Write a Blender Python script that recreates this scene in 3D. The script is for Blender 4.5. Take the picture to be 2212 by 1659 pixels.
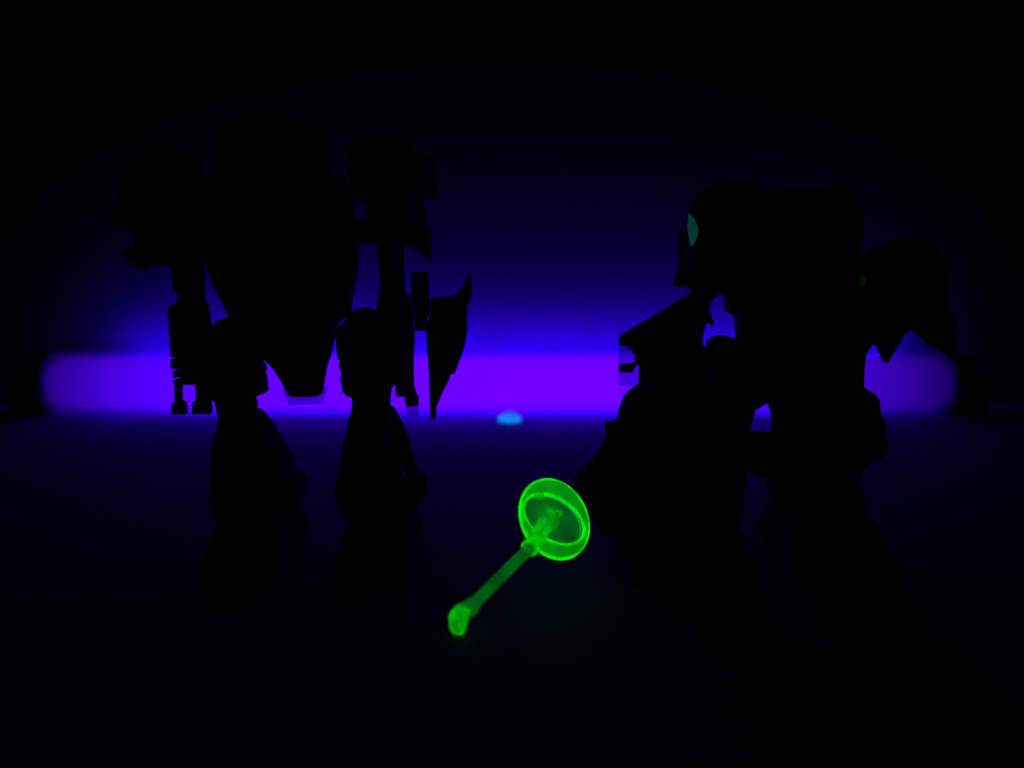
import bpy, bmesh, math, random
from mathutils import Vector, Matrix
random.seed(7)
for o in list(bpy.data.objects): bpy.data.objects.remove(o)
S = bpy.context.scene
COL = S.collection
R = math.radians

# ------------------------------------------------------------ camera
CAM_H, PITCH, LENS = 0.087, R(8.0), 36.7
cd = bpy.data.cameras.new('camera'); cam = bpy.data.objects.new('camera', cd); COL.objects.link(cam)
cam.location = (0, 0, CAM_H); cam.rotation_euler = (R(90)-PITCH, 0, 0)
cd.lens = LENS; cd.sensor_width = 36; cd.clip_start = 0.01; cd.clip_end = 50
cd.dof.use_dof = True; cd.dof.focus_distance = 0.285; cd.dof.aperture_fstop = 8.0
S.camera = cam
# ------------------------------------------------------------ world: a dark room
w = bpy.data.worlds.new('World'); S.world = w; w.use_nodes = True
w.node_tree.nodes['Background'].inputs[0].default_value = (0.05, 0.03, 1.0, 1)
w.node_tree.nodes['Background'].inputs[1].default_value = 0.0003
S.view_settings.view_transform = 'Standard'; S.view_settings.look = 'None'
S.view_settings.exposure = 0; S.view_settings.gamma = 1; S.view_settings.use_curve_mapping = False
UV = (0.085, 0.0, 1.0)          # what the sensor records of a black light tube
TUBE_PEAK = 5.0
TY, TZ, TR = 0.510, 0.0156, 0.0153
WALL_Y = 0.5445
# added area lamp hidden behind the tube, shapes the glow on the wall
ad = bpy.data.lights.new('wall_glow_fill', 'AREA'); al = bpy.data.objects.new('wall_glow_fill', ad)
COL.objects.link(al); al.location = (0.0, TY+TR+0.001, TZ+0.012); al.rotation_euler = (R(90), 0, 0)
ad.shape = 'RECTANGLE'; ad.size = 0.40; ad.size_y = 0.006; ad.color = (0.022, 0, 1); ad.energy = 0.37

# ------------------------------------------------------------ helpers
F = LENS/36*2212
def at(px, py, Y):
    """pixel (photo shown 2212 px wide) -> point on the plane at depth Y"""
    u = (px-1106)/F; v = (829.5-py)/F
    dy = math.cos(PITCH)+v*math.sin(PITCH); dz = -math.sin(PITCH)+v*math.cos(PITCH)
    t = Y/dy
    return Vector((u*t, Y, CAM_H+dz*t))
def tag(o, label=None, cat=None, group=None, kind=None):
    for k, v in (('label', label), ('category', cat), ('group', group), ('kind', kind)):
        if v: o[k] = v
    return o
def empty(name, loc, label, cat, group=None):
    o = bpy.data.objects.new(name, None); COL.objects.link(o); o.location = loc; o.empty_display_size = 0.01
    tag(o, label, cat, group); return o
def obj(name, bm, mat, parent=None, smooth=False):
    bmesh.ops.recalc_face_normals(bm, faces=bm.faces)
    me = bpy.data.meshes.new(name); bm.to_mesh(me); bm.free()
    if smooth:
        for p in me.polygons: p.use_smooth = True
    me.materials.append(mat)
    o = bpy.data.objects.new(name, me); COL.objects.link(o)
    if parent is not None:
        o.parent = parent
        r = parent
        T = Vector((0, 0, 0))
        while r is not None: T += r.location; r = r.parent
        me.transform(Matrix.Translation(-T))
    return o
def slab(poly, Y, th, bev=0.0012, bm=None, edge=.0032):
    """armour plate: thin at its outline, thicker in the middle"""
    bm = bm or bmesh.new()
    e = min(edge, th); d = (th-e)/2
    a = [bm.verts.new(at(x, y, Y)+Vector((0, -e/2, 0))) for x, y in poly]
    b = [bm.verts.new(at(x, y, Y)+Vector((0, e/2, 0))) for x, y in poly]
    n = len(poly)
    fa_ = bm.faces.new(a); fb_ = bm.faces.new(b[::-1])
    sides = [bm.faces.new((a[i], b[i], b[(i+1) % n], a[(i+1) % n])) for i in range(n)]
    bm.normal_update()
    pts = [at(x, y, Y) for x, y in poly]
    ar = abs(sum(pts[i].x*pts[(i+1) % n].z-pts[(i+1) % n].x*pts[i].z for i in range(n)))/2
    per = sum((pts[i]-pts[(i+1) % n]).length for i in range(n))
    sl_ = max(.2, abs(sum(p.x for p in pts)/n)/Y+.06)
    t = min(sl_*d, .75*ar/per); d = t/sl_
    inner = []
    if d > 0:
        for f, sg in ((fa_, -1), (fb_, 1)):
            r_ = bmesh.ops.inset_region(bm, faces=[f], thickness=t, use_even_offset=False)
            for v in f.verts: v.co.y += sg*d
            inner += [f]+r_['faces']
    big = [f for f in [fa_, fb_]+inner if f.is_valid and len(f.verts) > 4]
    bmesh.ops.triangulate(bm, faces=list(set(big)))
    return bm
def loft(levels, Y, depth, pw=2.3, bm=None, dy=None, n=20):
    """stack of rounded sections; each level is (row, left, right[, depth factor[, y shift]])"""
    bm = bm or bmesh.new(); rings = []
    for L in levels:
        py, xl, xr = L[:3]; k = L[3] if len(L) > 3 else 1; sh = L[4] if len(L) > 4 else 0
        A = at(xl, py, Y); B = at(xr, py, Y); c = (A+B)/2; rx = (B-A).length/2; ry = depth*k/2
        ring = []
        for i in range(n):
            t = 2*math.pi*(i+.5)/n; cs, sn = math.cos(t), math.sin(t)
            x = math.copysign(abs(cs)**(2/pw), cs)*rx; y = math.copysign(abs(sn)**(2/pw), sn)*ry
            ring.append(bm.verts.new((c.x+x*1.0, Y+y+sh, max(c.z, 0.0003))))
        rings.append(ring)
    for r0, r1 in zip(rings, rings[1:]):
        for i in range(n): bm.faces.new((r0[i], r0[(i+1) % n], r1[(i+1) % n], r1[i]))
    bm.faces.new(rings[0]); bm.faces.new(rings[-1][::-1])
    return bm
def box(c, s, bev=0.001, rot=None, bm=None):
    bm = bm or bmesh.new()
    M = Matrix.Translation(c) @ (rot.to_4x4() if rot else Matrix()) @ Matrix.Diagonal((*s, 1))
    r = bmesh.ops.create_cube(bm, size=1, matrix=M)
    if bev:
        es = list({e for v in r['verts'] for e in v.link_edges})
        bmesh.ops.bevel(bm, geom=es, offset=bev, segments=2, affect='EDGES')
    return bm
def lathe(prof, M=Matrix(), n=48, bm=None, close=False):
    """profile (r, h) spun about local z"""
    bm = bm or bmesh.new(); rings = []
    for r, h in prof:
        rings.append([bm.verts.new(M @ Vector((r*math.cos(2*math.pi*i/n), r*math.sin(2*math.pi*i/n), h))) for i in range(n)])
    pairs = list(zip(rings, rings[1:]))
    if close: pairs.append((rings[-1], rings[0]))
    for a, b in pairs:
        for i in range(n): bm.faces.new((a[i], a[(i+1) % n], b[(i+1) % n], b[i]))
    if not close:
        bm.faces.new(rings[0]); bm.faces.new(rings[-1][::-1])
    return bm
def bar(p0, p1, r0, r1=None, n=20, bm=None):
    r1 = r0 if r1 is None else r1
    d = p1-p0; q = d.to_track_quat('Z', 'Y').to_matrix().to_4x4()
    return lathe([(r0, 0), (r1, d.length)], Matrix.Translation(p0) @ q, n, bm)

# ------------------------------------------------------------ materials
def mat(name):
    m = bpy.data.materials.new(name); m.use_nodes = True
    nt = m.node_tree; return m, nt, nt.nodes['Principled BSDF']
def plastic(name, col, rough=0.45, bump=0.15, scale=900, var=0.25):
    m, nt, p = mat(name)
    tc = nt.nodes.new('ShaderNodeTexCoord'); nz = nt.nodes.new('ShaderNodeTexNoise'); nz.inputs['Scale'].default_value = scale
    nz.inputs['Detail'].default_value = 4
    nt.links.new(tc.outputs['Object'], nz.inputs['Vector'])
    cr = nt.nodes.new('ShaderNodeValToRGB')
    cr.color_ramp.elements[0].position = .3; cr.color_ramp.elements[1].position = .7
    cr.color_ramp.elements[0].color = (*[c*(1-var) for c in col], 1); cr.color_ramp.elements[1].color = (*[c*(1+var) for c in col], 1)
    nt.links.new(nz.outputs['Fac'], cr.inputs['Fac']); nt.links.new(cr.outputs['Color'], p.inputs['Base Color'])
    p.inputs['Roughness'].default_value = rough
    b = nt.nodes.new('ShaderNodeBump'); b.inputs['Strength'].default_value = bump; b.inputs['Distance'].default_value = 0.0004
    nt.links.new(nz.outputs['Fac'], b.inputs['Height']); nt.links.new(b.outputs['Normal'], p.inputs['Normal'])
    return m
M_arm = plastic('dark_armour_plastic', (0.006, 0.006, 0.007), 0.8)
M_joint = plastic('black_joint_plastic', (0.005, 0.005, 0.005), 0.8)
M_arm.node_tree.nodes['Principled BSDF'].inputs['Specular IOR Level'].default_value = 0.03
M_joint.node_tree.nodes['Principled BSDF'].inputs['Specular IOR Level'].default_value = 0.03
M_wall = plastic('painted_wall', (0.10, 0.10, 0.10), 0.95, 0.3, 350, 0.06)
M_wall.node_tree.nodes['Principled BSDF'].inputs['Specular IOR Level'].default_value = 0.0
M_table = plastic('dark_table_top', (0.17, 0.018, 0.46), 0.75, 0.25, 260, 0.2)
M_table.node_tree.nodes['Principled BSDF'].inputs['Specular IOR Level'].default_value = 0.12
M_metal = plastic('black_lamp_metal', (0.015, 0.015, 0.016), 0.7)

def tube_mat(name, peak, clear):
    m, nt, p = mat(name); nt.nodes.remove(p); out = nt.nodes['Material Output']
    tc = nt.nodes.new('ShaderNodeTexCoord'); sx = nt.nodes.new('ShaderNodeSeparateXYZ')
    nt.links.new(tc.outputs['Generated'], sx.inputs[0])
    # a discharge tube burns dimmer towards its electrodes
    cr = nt.nodes.new('ShaderNodeValToRGB'); r = cr.color_ramp; r.interpolation = 'B_SPLINE'
    pts = [(0.0, .10), (.012, .15), (.035, .2), (.07, .34), (.14, .6), (.28, .85), (.5, 1.0), (.66, 1.0), (.80, .58), (.90, .28), (.955, .16), (.985, .08), (1, .05)]
    while len(r.elements) < len(pts): r.elements.new(.5)
    for e, (x, v) in zip(r.elements, pts): e.position = x; e.color = (v, v, v, 1)
    nt.links.new(sx.outputs['X'], cr.inputs['Fac'])
    mu = nt.nodes.new('ShaderNodeMath'); mu.operation = 'MULTIPLY'; mu.inputs[1].default_value = peak
    nt.links.new(cr.outputs['Color'], mu.inputs[0])
    em = nt.nodes.new('ShaderNodeEmission'); em.inputs[0].default_value = (*UV, 1); nt.links.new(mu.outputs[0], em.inputs[1])
    if clear:
        tr = nt.nodes.new('ShaderNodeBsdfTransparent'); ad_ = nt.nodes.new('ShaderNodeAddShader')
        nt.links.new(tr.outputs[0], ad_.inputs[0]); nt.links.new(em.outputs[0], ad_.inputs[1]); nt.links.new(ad_.outputs[0], out.inputs['Surface'])
    else: nt.links.new(em.outputs[0], out.inputs['Surface'])
    return m
def glow_mat(name, surf, opac, vol, col=(0.0, 1.0, 0.0), ns=160, var=.4):
    """fluorescent clear plastic: each skin is partly clear and the body glows with its thickness"""
    m, nt, p = mat(name)
    nt.nodes.remove(p); out = nt.nodes['Material Output']
    em = nt.nodes.new('ShaderNodeEmission'); em.inputs[0].default_value = (*col, 1); em.inputs[1].default_value = surf
    tc = nt.nodes.new('ShaderNodeTexCoord'); nz = nt.nodes.new('ShaderNodeTexNoise'); nz.inputs['Scale'].default_value = ns
    nt.links.new(tc.outputs['Object'], nz.inputs['Vector'])
    mr = nt.nodes.new('ShaderNodeMapRange'); mr.inputs['From Min'].default_value = .3; mr.inputs['From Max'].default_value = .7
    mr.inputs['To Min'].default_value = surf*(1-var); mr.inputs['To Max'].default_value = surf*(1+var)
    nt.links.new(nz.outputs['Fac'], mr.inputs['Value']); nt.links.new(mr.outputs[0], em.inputs[1])
    gl = nt.nodes.new('ShaderNodeBsdfGlossy'); gl.inputs['Roughness'].default_value = .25
    tr = nt.nodes.new('ShaderNodeBsdfTransparent')
    m1 = nt.nodes.new('ShaderNodeMixShader'); m1.inputs[0].default_value = .04
    nt.links.new(em.outputs[0], m1.inputs[1]); nt.links.new(gl.outputs[0], m1.inputs[2])
    m2 = nt.nodes.new('ShaderNodeMixShader'); m2.inputs[0].default_value = opac
    nt.links.new(tr.outputs[0], m2.inputs[1]); nt.links.new(m1.outputs[0], m2.inputs[2])
    nt.links.new(m2.outputs[0], out.inputs['Surface'])
    if vol:
        ve = nt.nodes.new('ShaderNodeEmission'); ve.inputs[0].default_value = (*col, 1); ve.inputs[1].default_value = vol
        nt.links.new(ve.outputs[0], out.inputs['Volume'])
    return m
M_clear, nt_, p_ = mat('smoky_clear_plastic'); nt_.nodes.remove(p_)
t_ = nt_.nodes.new('ShaderNodeBsdfTransparent'); t_.inputs[0].default_value = (.62, .62, .66, 1)
g_ = nt_.nodes.new('ShaderNodeBsdfGlossy'); g_.inputs['Roughness'].default_value = .2
x_ = nt_.nodes.new('ShaderNodeMixShader'); x_.inputs[0].default_value = .04
nt_.links.new(t_.outputs[0], x_.inputs[1]); nt_.links.new(g_.outputs[0], x_.inputs[2]); nt_.links.new(x_.outputs[0], nt_.nodes['Material Output'].inputs['Surface'])
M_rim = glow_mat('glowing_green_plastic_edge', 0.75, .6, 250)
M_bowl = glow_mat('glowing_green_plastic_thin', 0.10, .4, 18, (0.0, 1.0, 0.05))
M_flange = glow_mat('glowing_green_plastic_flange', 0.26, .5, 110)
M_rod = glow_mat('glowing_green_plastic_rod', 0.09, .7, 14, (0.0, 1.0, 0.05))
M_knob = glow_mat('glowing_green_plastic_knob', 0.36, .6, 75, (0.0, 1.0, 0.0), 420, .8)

# ------------------------------------------------------------ setting
def sheet(name, pts, m):
    bm = bmesh.new(); bm.faces.new([bm.verts.new(p) for p in pts]); return tag(obj(name, bm, m), kind='structure')
def smooth(t): t = max(0, min(1, t)); return t*t*(3-2*t)
def ridge(x):
    """low fold of the table covering in front of the tube, with dips"""
    pxl = 1106+x/0.492*F
    h = 0.0010
    for c, w, d in ((250, 50, .0010), (945, 80, .0009), (1270, 110, .0010), (1960, 80, .0012)):
        h -= d*math.exp(-((pxl-c)/w)**4)
    return max(0, h)
xs = [-1.3, -.8, -.5]+[-.3+i*.004 for i in range(151)]+[.5, .8, 1.3]
ys = [-.6, -.2, .1, .3, .4, .45, .47]+[.476+i*.0015 for i in range(22)]+[.512, .53, WALL_Y+.1]
bm = bmesh.new(); g = [[bm.verts.new((x, y, ridge(x)*math.exp(-((y-.494)/.006)**2) if .475 < y < .511 else 0)) for x in xs] for y in ys]
for a in range(len(ys)-1):
    for b in range(len(xs)-1): bm.faces.new((g[a][b], g[a][b+1], g[a+1][b+1], g[a+1][b]))
lo = [[bm.verts.new((x, y, -.03)) for x in (xs[0], xs[-1])] for y in (ys[0], ys[-1])]
bm.faces.new((lo[0][0], lo[0][1], lo[1][1], lo[1][0]))
tag(obj('table_top', bm, M_table, None, True), kind='structure')
# backdrop: stands upright behind the lamp and bows away, a curve added so its glow fades faster
prof = []; y, z = WALL_Y, -.005
while z < .9:
    prof.append((y, z)); a = R(min(34, 30*max(0, (z-.015))/.22)); y += .006*math.sin(a); z += .006*math.cos(a)
bm = bmesh.new()
f = [[bm.verts.new((x, y, z)) for y, z in prof] for x in (-1.5, 1.5)]
k = [[bm.verts.new((x, y+.01, z)) for y, z in prof] for x in (-1.5, 1.5)]
for i in range(len(prof)-1):
    bm.faces.new((f[0][i], f[1][i], f[1][i+1], f[0][i+1])); bm.faces.new((k[0][i], k[0][i+1], k[1][i+1], k[1][i]))
for e in (0, 1):
    for i in range(len(prof)-1): bm.faces.new((f[e][i], f[e][i+1], k[e][i+1], k[e][i]))
bm.faces.new((f[0][0], k[0][0], k[1][0], f[1][0])); bm.faces.new((f[0][-1], f[1][-1], k[1][-1], k[0][-1]))
tag(obj('wall', bm, M_wall, None, True), kind='structure')

# ------------------------------------------------------------ black light lamp
X0, X1 = at(114, 832, TY).x, at(2044, 832, TY).x
lamp = empty('black_light_lamp', (0, TY, 0), 'long violet glowing tube lamp lying along the wall behind the toys', 'lamp')
Mx = Matrix.Translation((X0, TY, TZ)) @ Matrix.Rotation(R(90), 4, 'Y')
L = X1-X0
bm = bmesh.new()
for k in (1, .95, .88):
    q_ = TR*k; lathe([(q_*.90, 0), (q_*.97, .0010), (q_, .003), (q_, L-.003), (q_*.97, L-.0010), (q_*.9, L)], Mx, 48, bm)
gt = obj('glass_tube', bm, tube_mat('black_light_glass', .165, True), lamp, True)
q_ = TR*.79
obj('discharge_core', lathe([(q_*.80, .0005), (q_, .006), (q_, L-.006), (q_*.8, L-.0005)], Mx, 48), tube_mat('discharge_glow', 1.35, False), gt, True)
for s, x in ((-1, X0), (1, X1)):
    Mc = Matrix.Translation((x, TY, TZ)) @ Matrix.Rotation(R(90)*s, 4, 'Y')
    obj('end_cap', lathe([(TR*.7, -.0005), (TR*.98, .001), (TR*.98, .010), (TR*.8, .012)], Mc, 40), M_metal, lamp, True)
    obj('lamp_socket', box(Vector((x+s*.016, TY, .0105)), (.008, .016, .021), .002), M_metal, lamp)

# ------------------------------------------------------------ left toy robot
YL = 0.290
def P(name, bm, par, m=M_arm, smooth=False): return obj(name, bm, m, par, smooth)
base = at(600, 1180, YL)
rob = empty('toy_robot', (base.x, YL, 0), 'black silhouette of a standing broad shouldered toy robot with two flared legs', 'toy robot', 'toy robots standing against the violet light')
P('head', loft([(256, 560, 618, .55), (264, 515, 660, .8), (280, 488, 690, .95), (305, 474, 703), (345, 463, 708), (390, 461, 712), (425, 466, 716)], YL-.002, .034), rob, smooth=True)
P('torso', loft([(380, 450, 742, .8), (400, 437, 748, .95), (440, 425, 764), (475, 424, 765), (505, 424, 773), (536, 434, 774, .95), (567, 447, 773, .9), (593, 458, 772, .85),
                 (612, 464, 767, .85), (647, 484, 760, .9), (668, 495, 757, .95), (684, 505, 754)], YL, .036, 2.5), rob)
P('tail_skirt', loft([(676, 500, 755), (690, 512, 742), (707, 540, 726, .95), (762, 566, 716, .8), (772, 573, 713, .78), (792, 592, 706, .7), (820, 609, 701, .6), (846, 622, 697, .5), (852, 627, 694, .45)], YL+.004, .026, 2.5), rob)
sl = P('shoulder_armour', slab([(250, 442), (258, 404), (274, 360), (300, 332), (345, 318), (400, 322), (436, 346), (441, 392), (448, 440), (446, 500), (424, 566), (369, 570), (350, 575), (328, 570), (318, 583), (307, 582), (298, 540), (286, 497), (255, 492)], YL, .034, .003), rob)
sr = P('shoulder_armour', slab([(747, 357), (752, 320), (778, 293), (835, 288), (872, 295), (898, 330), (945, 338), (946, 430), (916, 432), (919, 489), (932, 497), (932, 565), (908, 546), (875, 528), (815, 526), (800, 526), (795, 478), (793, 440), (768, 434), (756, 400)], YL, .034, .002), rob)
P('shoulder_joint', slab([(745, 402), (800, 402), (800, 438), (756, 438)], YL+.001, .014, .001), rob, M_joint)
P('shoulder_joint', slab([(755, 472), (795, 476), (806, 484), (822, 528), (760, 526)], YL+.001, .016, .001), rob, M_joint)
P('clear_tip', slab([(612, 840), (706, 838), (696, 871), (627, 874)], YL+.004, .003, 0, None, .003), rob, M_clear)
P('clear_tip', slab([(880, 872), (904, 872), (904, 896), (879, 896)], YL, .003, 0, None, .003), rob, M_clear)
# arm on the left with its two pronged claw
P('upper_arm', loft([(555, 369, 432), (603, 379, 438), (620, 381, 436), (634, 392, 437), (648, 390, 437), (662, 381, 448)], YL, .016), rob, M_joint)
bm = slab([(366, 664), (381, 655), (392, 649), (436, 645), (451, 673), (455, 707), (457, 771), (374, 771), (371, 751)], YL, .022)
slab([(394, 768), (457, 768), (460, 824), (449, 824), (449, 831), (394, 830)], YL, .014, 0, bm)
slab([(374.5, 774), (398, 774), (398, 795), (377, 795)], YL, .008, 0, bm, .006)
slab([(377.5, 800), (386, 800), (386, 815), (379, 815)], YL, .004, 0, bm, .004)
slab([(379.5, 819), (398, 819), (398, 829), (391, 829), (391, 823), (381, 822)], YL, .006, 0, bm, .006)
fa = P('forearm', bm, rob)
P('claw', slab([(380, 819), (391, 819), (392, 866), (398, 868), (402, 874), (402, 894), (374, 894), (374, 874), (377, 868), (381, 866)], YL, .008, .0006), rob, M_joint)
P('claw', slab([(426, 826), (449, 826), (448, 858), (455, 862), (456, 893), (418, 893), (419, 868), (426, 862)], YL, .012, .0006), rob, M_joint)
# arm on the right
P('forearm', slab([(815, 518), (872, 520), (872, 590), (876, 634), (886, 640), (892, 673), (895, 714), (896, 733), (893, 764), (894, 829), (896, 855), (904, 857), (904, 875), (879, 875), (878, 855), (856, 855), (855, 831), (830, 831), (818, 720), (814, 686), (815, 655), (822, 622), (820, 581)], YL, .022, .0008), rob)
P('arm_guard', slab([(890, 588), (924, 588), (928, 648), (929, 670), (922, 690), (921, 714), (898, 714), (895, 673), (889, 640)], YL-.004, .016, .0006), rob)
# legs
def teeth(levels, side, amp=5, y0=0, y1=0):
    out = []
    for L in levels: out.append(L)
    return out
t1 = P('thigh', loft([(686, 486, 512, .5), (690, 476, 530, .8), (700, 468, 560, .95), (712, 462, 575), (772, 458, 573), (778, 458, 563), (790, 458, 561), (793, 458, 568), (806, 458, 570), (810, 458, 565), (818, 457, 570),
     (842, 459, 572), (848, 460, 574), (851, 464, 562), (857, 472, 548, .8), (872, 474, 541, .7), (900, 479, 545, .7), (915, 482, 548, .6)], YL, .030), rob)
P('knee_peg', slab([(541, 853), (548, 850), (552, 862), (556, 872), (552, 885), (545, 893), (541, 880)], YL, .006, .0003), t1, M_joint)
t2 = P('thigh', loft([(667, 774, 796, .4), (669, 766, 802, .6), (673, 760, 807, .8), (680, 756, 813, .9), (700, 738, 818), (707, 728, 822), (747, 731, 840), (768, 733, 848), (773, 738, 848), (785, 735, 848), (800, 742, 850), (812, 738, 850), (820, 741, 850), (838, 744, 848),
     (843, 749, 846), (848, 760, 844, .9), (855, 763, 843, .8), (877, 762, 843, .7), (900, 757, 846, .7), (915, 756, 848, .6)], YL, .030), rob)
s1 = P('shin', loft([(892, 479, 562, .6), (911, 480, 575, .75), (926, 476, 586, .85), (942, 471, 594, .9), (968, 468, 609, 1), (999, 467, 628, 1.05), (1033, 468, 635, 1.1), (1044, 465, 655, 1.15), (1072, 465, 659, 1.2), (1104, 478, 640, 1.1)], YL+.002, .034, 2.5), rob)
s2 = P('shin', loft([(895, 757, 848, .6), (911, 753, 850, .75), (942, 748, 853, .9), (963, 743, 855, .95), (986, 742, 857, 1), (1020, 738, 862, 1.05), (1033, 731, 866, 1.1), (1067, 729, 887, 1.2), (1098, 750, 893, 1.1)], YL+.002, .034, 2.5), rob)
P('calf_fin', slab([(840, 878), (851, 880), (867, 911), (880, 942), (895, 986), (903, 1020), (921, 1031), (924, 1067), (898, 1098), (880, 1098), (890, 1070), (880, 1027), (862, 990), (848, 950)], YL+.006, .008, .0005), s2)
def foot(xl, xr, par_, Y, top=1098, h_px=0, wd=.050):
    ys = Y-.004
    A = at(xl, 1150, ys); B = at(xr, 1150, ys); cx = (A.x+B.x)/2; wx = (B.x-A.x)
    zt = at(xl, top, Y).z+.002
    bm = bmesh.new(); rings = []
    for z, sx, y0, y1 in ((0.0, 1.0, ys-wd*.55, ys+wd*.42), (zt*.28, 1.0, ys-wd*.56, ys+wd*.42), (zt*.6, .93, ys-wd*.36, ys+wd*.34), (zt, .72, ys-wd*.18, ys+wd*.26)):
        hx = wx*sx/2; c = hx*.3
        rings.append([bm.verts.new((cx+x, y, z+.0002)) for x, y in ((-hx+c, y0), (hx-c, y0), (hx, y0+c), (hx, y1-c), (hx-c, y1), (-hx+c, y1), (-hx, y1-c), (-hx, y0+c))])
    for a, b in zip(rings, rings[1:]):
        for i in range(8): bm.faces.new((a[i], a[(i+1) % 8], b[(i+1) % 8], b[i]))
    bm.faces.new(rings[0]); bm.faces.new(rings[-1])
    es = [e for e in bm.edges]
    bmesh.ops.bevel(bm, geom=es, offset=.0006, segments=1, affect='EDGES')
    return P('foot', bm, par_)
foot(486, 638, rob, YL); foot(752, 900, rob, YL)
# pointed shield hanging beside the arm
sh = slab([(931, 644), (960, 641), (986, 636), (1002, 612), (1015, 588), (1019, 612), (1018, 650), (1010, 655), (1009, 720), (1003, 750), (995, 775), (983, 807), (973, 808), (971, 820), (958, 845), (943, 881), (941, 903), (930, 903), (928, 829), (925, 775), (921, 714), (925, 690), (931, 668)], YL-.006, .008, .0008)
o = obj('toy_shield', sh, M_arm); tag(o, 'dark pointed blade shaped shield hanging tip down at the right side of the standing robot', 'shield')

# ------------------------------------------------------------ right toy robot
YR = 0.284
base = at(1620, 1180, YR)
rb = empty('toy_robot', (base.x, YR, 0), 'black silhouette of a bulky crouching toy robot with a faint teal glowing eye', 'toy robot', 'toy robots standing against the violet light')
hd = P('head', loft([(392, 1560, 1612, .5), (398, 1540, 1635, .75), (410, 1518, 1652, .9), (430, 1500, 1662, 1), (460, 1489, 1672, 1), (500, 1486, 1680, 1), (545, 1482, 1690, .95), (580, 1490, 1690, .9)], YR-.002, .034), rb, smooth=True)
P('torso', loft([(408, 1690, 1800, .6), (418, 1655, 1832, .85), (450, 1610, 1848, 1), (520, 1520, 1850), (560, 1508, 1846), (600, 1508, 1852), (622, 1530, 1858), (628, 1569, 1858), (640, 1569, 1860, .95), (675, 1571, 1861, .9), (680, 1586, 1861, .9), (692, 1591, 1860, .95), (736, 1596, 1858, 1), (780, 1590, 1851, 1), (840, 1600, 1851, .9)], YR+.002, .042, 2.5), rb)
P('cheek_guard', slab([(1500, 498), (1470, 501), (1467, 520), (1467, 577), (1460, 598), (1454, 619), (1468, 620), (1485, 618), (1485, 622), (1500, 624), (1506, 640), (1520, 620), (1520, 560)], YR+.006, .010, .0005), rb)
P('forearm', slab([(1497, 622), (1530, 612), (1569, 622), (1562, 632), (1541, 642), (1532, 657), (1530, 672), (1536, 678), (1532, 686), (1537, 690), (1537, 698), (1522, 699), (1517, 720), (1515, 748), (1545, 748), (1532, 800), (1532, 860), (1450, 858), (1381, 836), (1381, 800), (1382, 779), (1371, 778), (1374, 768), (1366, 762), (1372, 756),
      (1356, 747), (1338, 744), (1338, 734), (1360, 731), (1380, 721), (1395, 706), (1411, 705), (1414, 692), (1450, 670), (1484, 650)], YR, .026, .0006), rb)
P('finger', slab([(1338, 788), (1352, 787), (1372, 783), (1386, 776), (1386, 784), (1374, 788), (1364, 804), (1338, 803)], YR, .006, .0003), rb, M_joint)
P('finger', slab([(1336, 906), (1322, 912), (1309, 911), (1307, 930), (1312, 940), (1307, 953), (1325, 965), (1345, 975)], YR, .008, .0003), rb, M_joint)
P('shadow_plate', slab([(1345, 900), (1336, 915), (1307, 953), (1286, 984), (1260, 1012), (1236, 1042), (1246, 1075), (1275, 1120), (1300, 1150), (1352, 1165)], YR-.003, .008, 0, None, .002), rb)  # added dark plate standing in for the robot's cast shadow on the table
P('clear_block', slab([(1337, 720), (1384, 718), (1384, 832), (1337, 832)], YR+.006, .003, 0, None, .003), rb, M_clear)
kl = P('thigh', loft([(730, 1560, 1580, .5), (732, 1552, 1590, .7), (737, 1541, 1598, .85), (745, 1532, 1606, .95), (780, 1541, 1640, 1), (804, 1540, 1650), (856, 1537, 1652), (864, 1520, 1640), (872, 1500, 1625), (898, 1480, 1619), (921, 1470, 1612), (940, 1460, 1612)], YR, .032), rb)
P('shin', loft([(834, 1386, 1440, .6), (846, 1364, 1500, .8), (861, 1348, 1533, .95), (888, 1338, 1534, 1), (906, 1335, 1550, 1), (950, 1328, 1611, 1.05), (1000, 1338, 1611, 1.1), (1060, 1345, 1600, 1.1), (1104, 1352, 1600, 1.0)], YR, .036), rb)
P('thigh', loft([(815, 1640, 1845, .6), (838, 1640, 1867, .7), (848, 1643, 1885, .7), (860, 1645, 1894, .7), (868, 1652, 1896, .7), (878, 1662, 1897, .7), (893, 1668, 1898, .7), (905, 1669, 1907, .7), (936, 1669, 1909, .8), (965, 1664, 1907, .9), (978, 1660, 1898, .9)], YR, .036), rb)
P('shin', loft([(970, 1660, 1896, .9), (984, 1660, 1870, .9), (1012, 1662, 1845, .95), (1060, 1660, 1855, 1.05), (1104, 1670, 1850, 1.0)], YR, .036), rb)
P('crotch_plate', slab([(1600, 933), (1640, 934), (1672, 937), (1672, 1010), (1640, 1030), (1600, 1010)], YR, .014, .0006), rb, M_joint)
foot(1335, 1590, rb, YR, 1098, wd=.058); foot(1672, 1880, rb, YR, 1098, wd=.058)
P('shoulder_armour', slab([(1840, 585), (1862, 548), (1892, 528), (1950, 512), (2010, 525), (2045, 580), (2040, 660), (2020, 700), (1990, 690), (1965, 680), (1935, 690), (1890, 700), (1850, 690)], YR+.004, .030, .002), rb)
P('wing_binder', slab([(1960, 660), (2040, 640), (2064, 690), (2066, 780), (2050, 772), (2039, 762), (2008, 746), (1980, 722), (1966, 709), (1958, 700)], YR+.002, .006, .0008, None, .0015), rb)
P('upper_arm', slab([(1845, 670), (1968, 660), (1967, 708), (1953, 721), (1940, 744), (1926, 768), (1913, 785), (1906, 776), (1893, 746), (1883, 745), (1867, 768), (1851, 772)], YR+.002, .006, .0006, None, .0015), rb)
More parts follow.
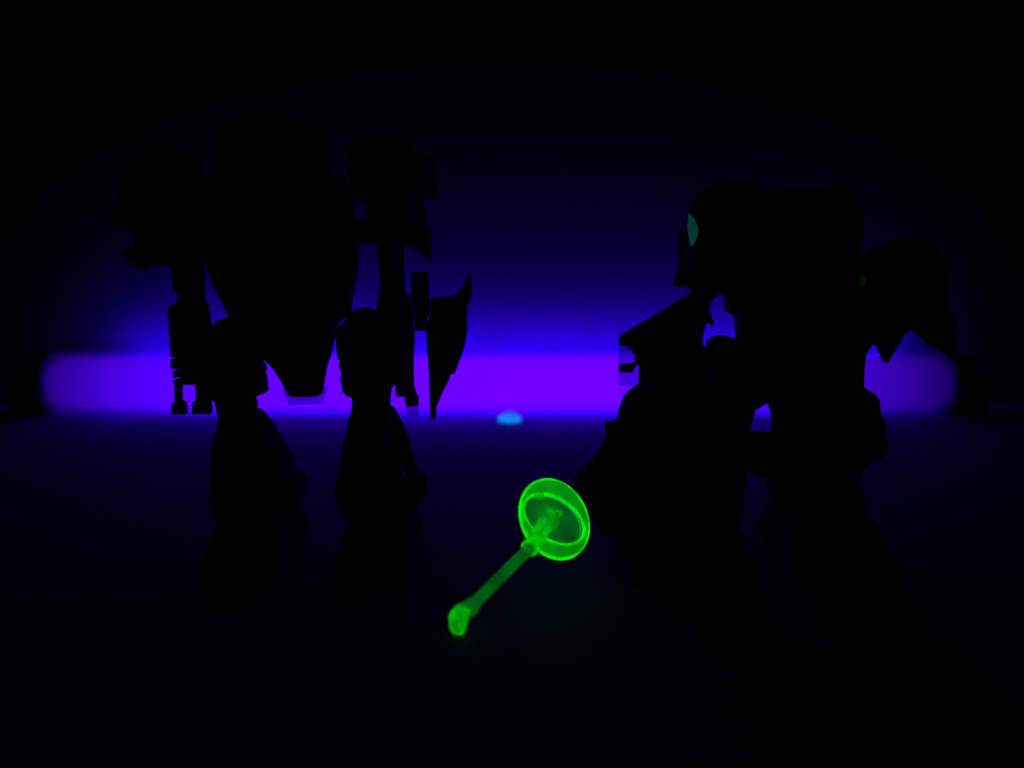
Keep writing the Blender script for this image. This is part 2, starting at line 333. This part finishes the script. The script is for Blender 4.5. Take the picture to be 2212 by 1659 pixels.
# clear green sensors catching the black light
m_teal = glow_mat('faint_teal_clear_plastic', 0.040, .8, 0, (0.02, 1.0, 0.7))
m_dim = glow_mat('very_faint_green_plastic', 0.008, .8, 0, (0.05, 1.0, 0.05))
def lens(px, py, Y, wpx, hpx, d, m, par, name, tilt=0):
    bm = bmesh.new(); c = at(px, py, Y); s = Y/F
    bmesh.ops.create_uvsphere(bm, u_segments=24, v_segments=16, radius=1, matrix=Matrix.Translation(c) @ Matrix.Rotation(tilt, 4, 'Y') @ Matrix.Diagonal((wpx*s/2, d, hpx*s/2, 1)))
    return obj(name, bm, m, par, True)
obj('eye_lens', slab([(1488, 461), (1496, 468), (1503, 480), (1508, 495), (1506, 510), (1499, 525), (1494, 532), (1490, 516), (1486, 502), (1487, 494), (1484, 489), (1487, 478)], YR-.014, .004, 0, None, .001), m_teal, hd)
lens(1860, 606, YR-.012, 18, 22, .002, m_dim, rb, 'chest_sensor')

# ------------------------------------------------------------ glowing green dish wand
kc = at(992, 1336, 0.2215); cl = at(1150, 1178, 0.247); c = at(1199, 1120, 0.262)
wand = empty('green_wand', (kc.x, kc.y, 0), 'glowing neon green clear plastic dish on a rod with a round knob end', 'toy weapon')
view = (c-Vector((0, 0, CAM_H))).normalized()
up = Vector((0, math.sin(PITCH), math.cos(PITCH)))
axis = (-view*.77+.637*(Vector((1, 0, 0))*.888+up*.46)).normalized()      # the dish lies tipped back
q = axis.to_track_quat('Z', 'Y').to_matrix().to_4x4()
Rr = 93*.262/F
Md = Matrix.Translation(c) @ q
def torus(R0, r, h, sy=1.0): return [(R0+r*math.cos(a), h+r*math.sin(a)*sy) for a in [i*math.pi/6 for i in range(12)]]
E2 = (view*.637+.77*(Vector((1, 0, 0))*.888+up*.46)).normalized(); E1 = axis.cross(E2).normalized()
if E1.z > 0: E1 = -E1
axis_ = axis
PXD = .262/F
def img_curve(cxx, cyy, cxy, sc, dep, n=72, off=(0, 0)):
    """an ellipse drawn in the plane of the dish (sizes in px as seen), dep metres along its axis"""
    a = math.sqrt(cxx); b = cxy/a; d_ = math.sqrt(cyy-b*b); out = []
    for i in range(n):
        t = 2*math.pi*i/n; u, v = a*math.cos(t), b*math.cos(t)+d_*math.sin(t)      # v upward
        u, v = u*sc+off[0], v*sc+off[1]
        m = u*.454-v*.891; k = (u*.891+v*.454)/.77
        out.append(c+(E1*m+E2*k)*PXD+axis*dep)
    return out
OUT = (6084, 8190, -1493); INN = (3974, 2827, -1384)
def skin(rings, name, m, par, close=False):
    bm = bmesh.new(); vs = [[bm.verts.new(p) for p in rg] for rg in rings]; n = len(vs[0])
    for x, y in list(zip(vs, vs[1:]))+([(vs[-1], vs[0])] if close else []):
        for i in range(n): bm.faces.new((x[i], x[(i+1) % n], y[(i+1) % n], y[i]))
    if not close: bm.faces.new(vs[0]); bm.faces.new(vs[-1][::-1])
    return obj(name, bm, m, par, True)
def ring(curve, rad, name, m, par):
    cen = sum(curve, Vector())/len(curve); rings = []
    for j_ in range(12):
        t = 2*math.pi*j_/12
        rings.append([p+((p-cen).normalized()*math.cos(t)+axis*math.sin(t))*rad((p-cen).normalized()) for p in curve])
    return skin(rings, name, m, par, True)
LL = (-.75*Vector((1, 0, 0))-.65*up).normalized()
dish = skin([img_curve(*INN, k, d_) for k, d_ in ((.98, -.0006), (.8, -.0028), (.5, -.0042), (.2, -.0046), (.2, -.0051), (.5, -.0047), (.8, -.0034), (.98, -.0012))], 'dish', M_bowl, wand)
ring(img_curve(*OUT, .965, 0), lambda d: .00034+.00028*max(0, d.dot(LL))**1.0, 'rim', M_rim, dish)
ring(img_curve(*INN, 1.06, -.0006, off=(1, 0)), lambda d: .00046, 'rim', M_rim, dish)
skin([img_curve(*OUT, .93, .0004), img_curve(*INN, 1.12, -.0001), img_curve(*INN, 1.12, -.0010), img_curve(*OUT, .93, -.0005)], 'flange', M_flange, dish, True)
def blob(c, s, name, m, par, amp=.1, rot=0):
    bm = bmesh.new(); bmesh.ops.create_icosphere(bm, subdivisions=3, radius=1)
    for v in bm.verts:
        n = v.co.copy(); f_ = 1+amp*(math.sin(n.x*5+1)*math.cos(n.z*4)+.5*math.sin(n.y*7))
        v.co = Vector((n.x*s[0]*f_, n.y*s[1]*f_, n.z*s[2]*f_))
    bmesh.ops.transform(bm, matrix=Matrix.Translation(c) @ Matrix.Rotation(rot, 4, 'Y'), verts=bm.verts)
    return obj(name, bm, m, par, True)
hub = Md @ Vector((0.0004, .0006, -.0026))
blob(hub, (.0028, .0015, .0032), 'hub', M_knob, dish, .22, R(20))
blob(Md @ Vector((-.0030, .0068, .0)), (.0016, .0006, .0013), 'rim_tab', M_flange, dish, .1)
rt, upv = Vector((1, 0, 0)), Vector((0, 0, 1))
obj('clamp_arm', bar(cl-rt*.0007+upv*.001, hub-rt*.0014+upv*.0006, .0010, .0012, 16), M_flange, wand, True)
obj('clamp_arm', bar(cl+rt*.0012+upv*.0004, hub+rt*.0002-upv*.0018, .0010, .0010, 16), M_flange, wand, True)
d = (cl-kc).normalized()
obj('clamp', bar(cl-d*.0016, cl+d*.0034, .0023, .0019, 20), M_knob, wand, True)
obj('rod', bar(kc+d*.001, cl-d*.0010, .00138, .00145, 20), M_rod, wand, True)
obj('collar', bar(kc+d*.0034, kc+d*.0058, .0021, .0018, 20), M_rod, wand, True)
blob(kc+d*.0042, (.0010, .0008, .0014), 'collar_pin', M_knob, wand, .1, R(40))
knob = blob(kc, (.0021, .0019, .0029), 'knob', M_knob, wand, .16, R(18))
obj('knob_ring', lathe(torus(.0013, .0004, 0), Matrix.Translation(kc+Vector((-.0002, -.0013, -.0016))) @ Matrix.Rotation(R(80), 4, 'X'), 28, close=True), M_knob, knob, True)

# ------------------------------------------------------------ small blue cap on the table
YB = 0.487
pb = at(1101, 909, YB); s = YB/F*.9
M = Matrix.Translation((pb.x, YB, .0003))
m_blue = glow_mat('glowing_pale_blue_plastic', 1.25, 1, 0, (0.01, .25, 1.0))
cap = tag(obj('blue_cap', lathe([(12*s, 0), (25*s, 3*s), (28*s, 8*s), (26*s, 12*s), (18*s, 16*s), (11*s, 18*s)], M, 40), m_blue, None, True), 'tiny glowing pale blue round cap with a knob in front of the violet tube', 'cap')
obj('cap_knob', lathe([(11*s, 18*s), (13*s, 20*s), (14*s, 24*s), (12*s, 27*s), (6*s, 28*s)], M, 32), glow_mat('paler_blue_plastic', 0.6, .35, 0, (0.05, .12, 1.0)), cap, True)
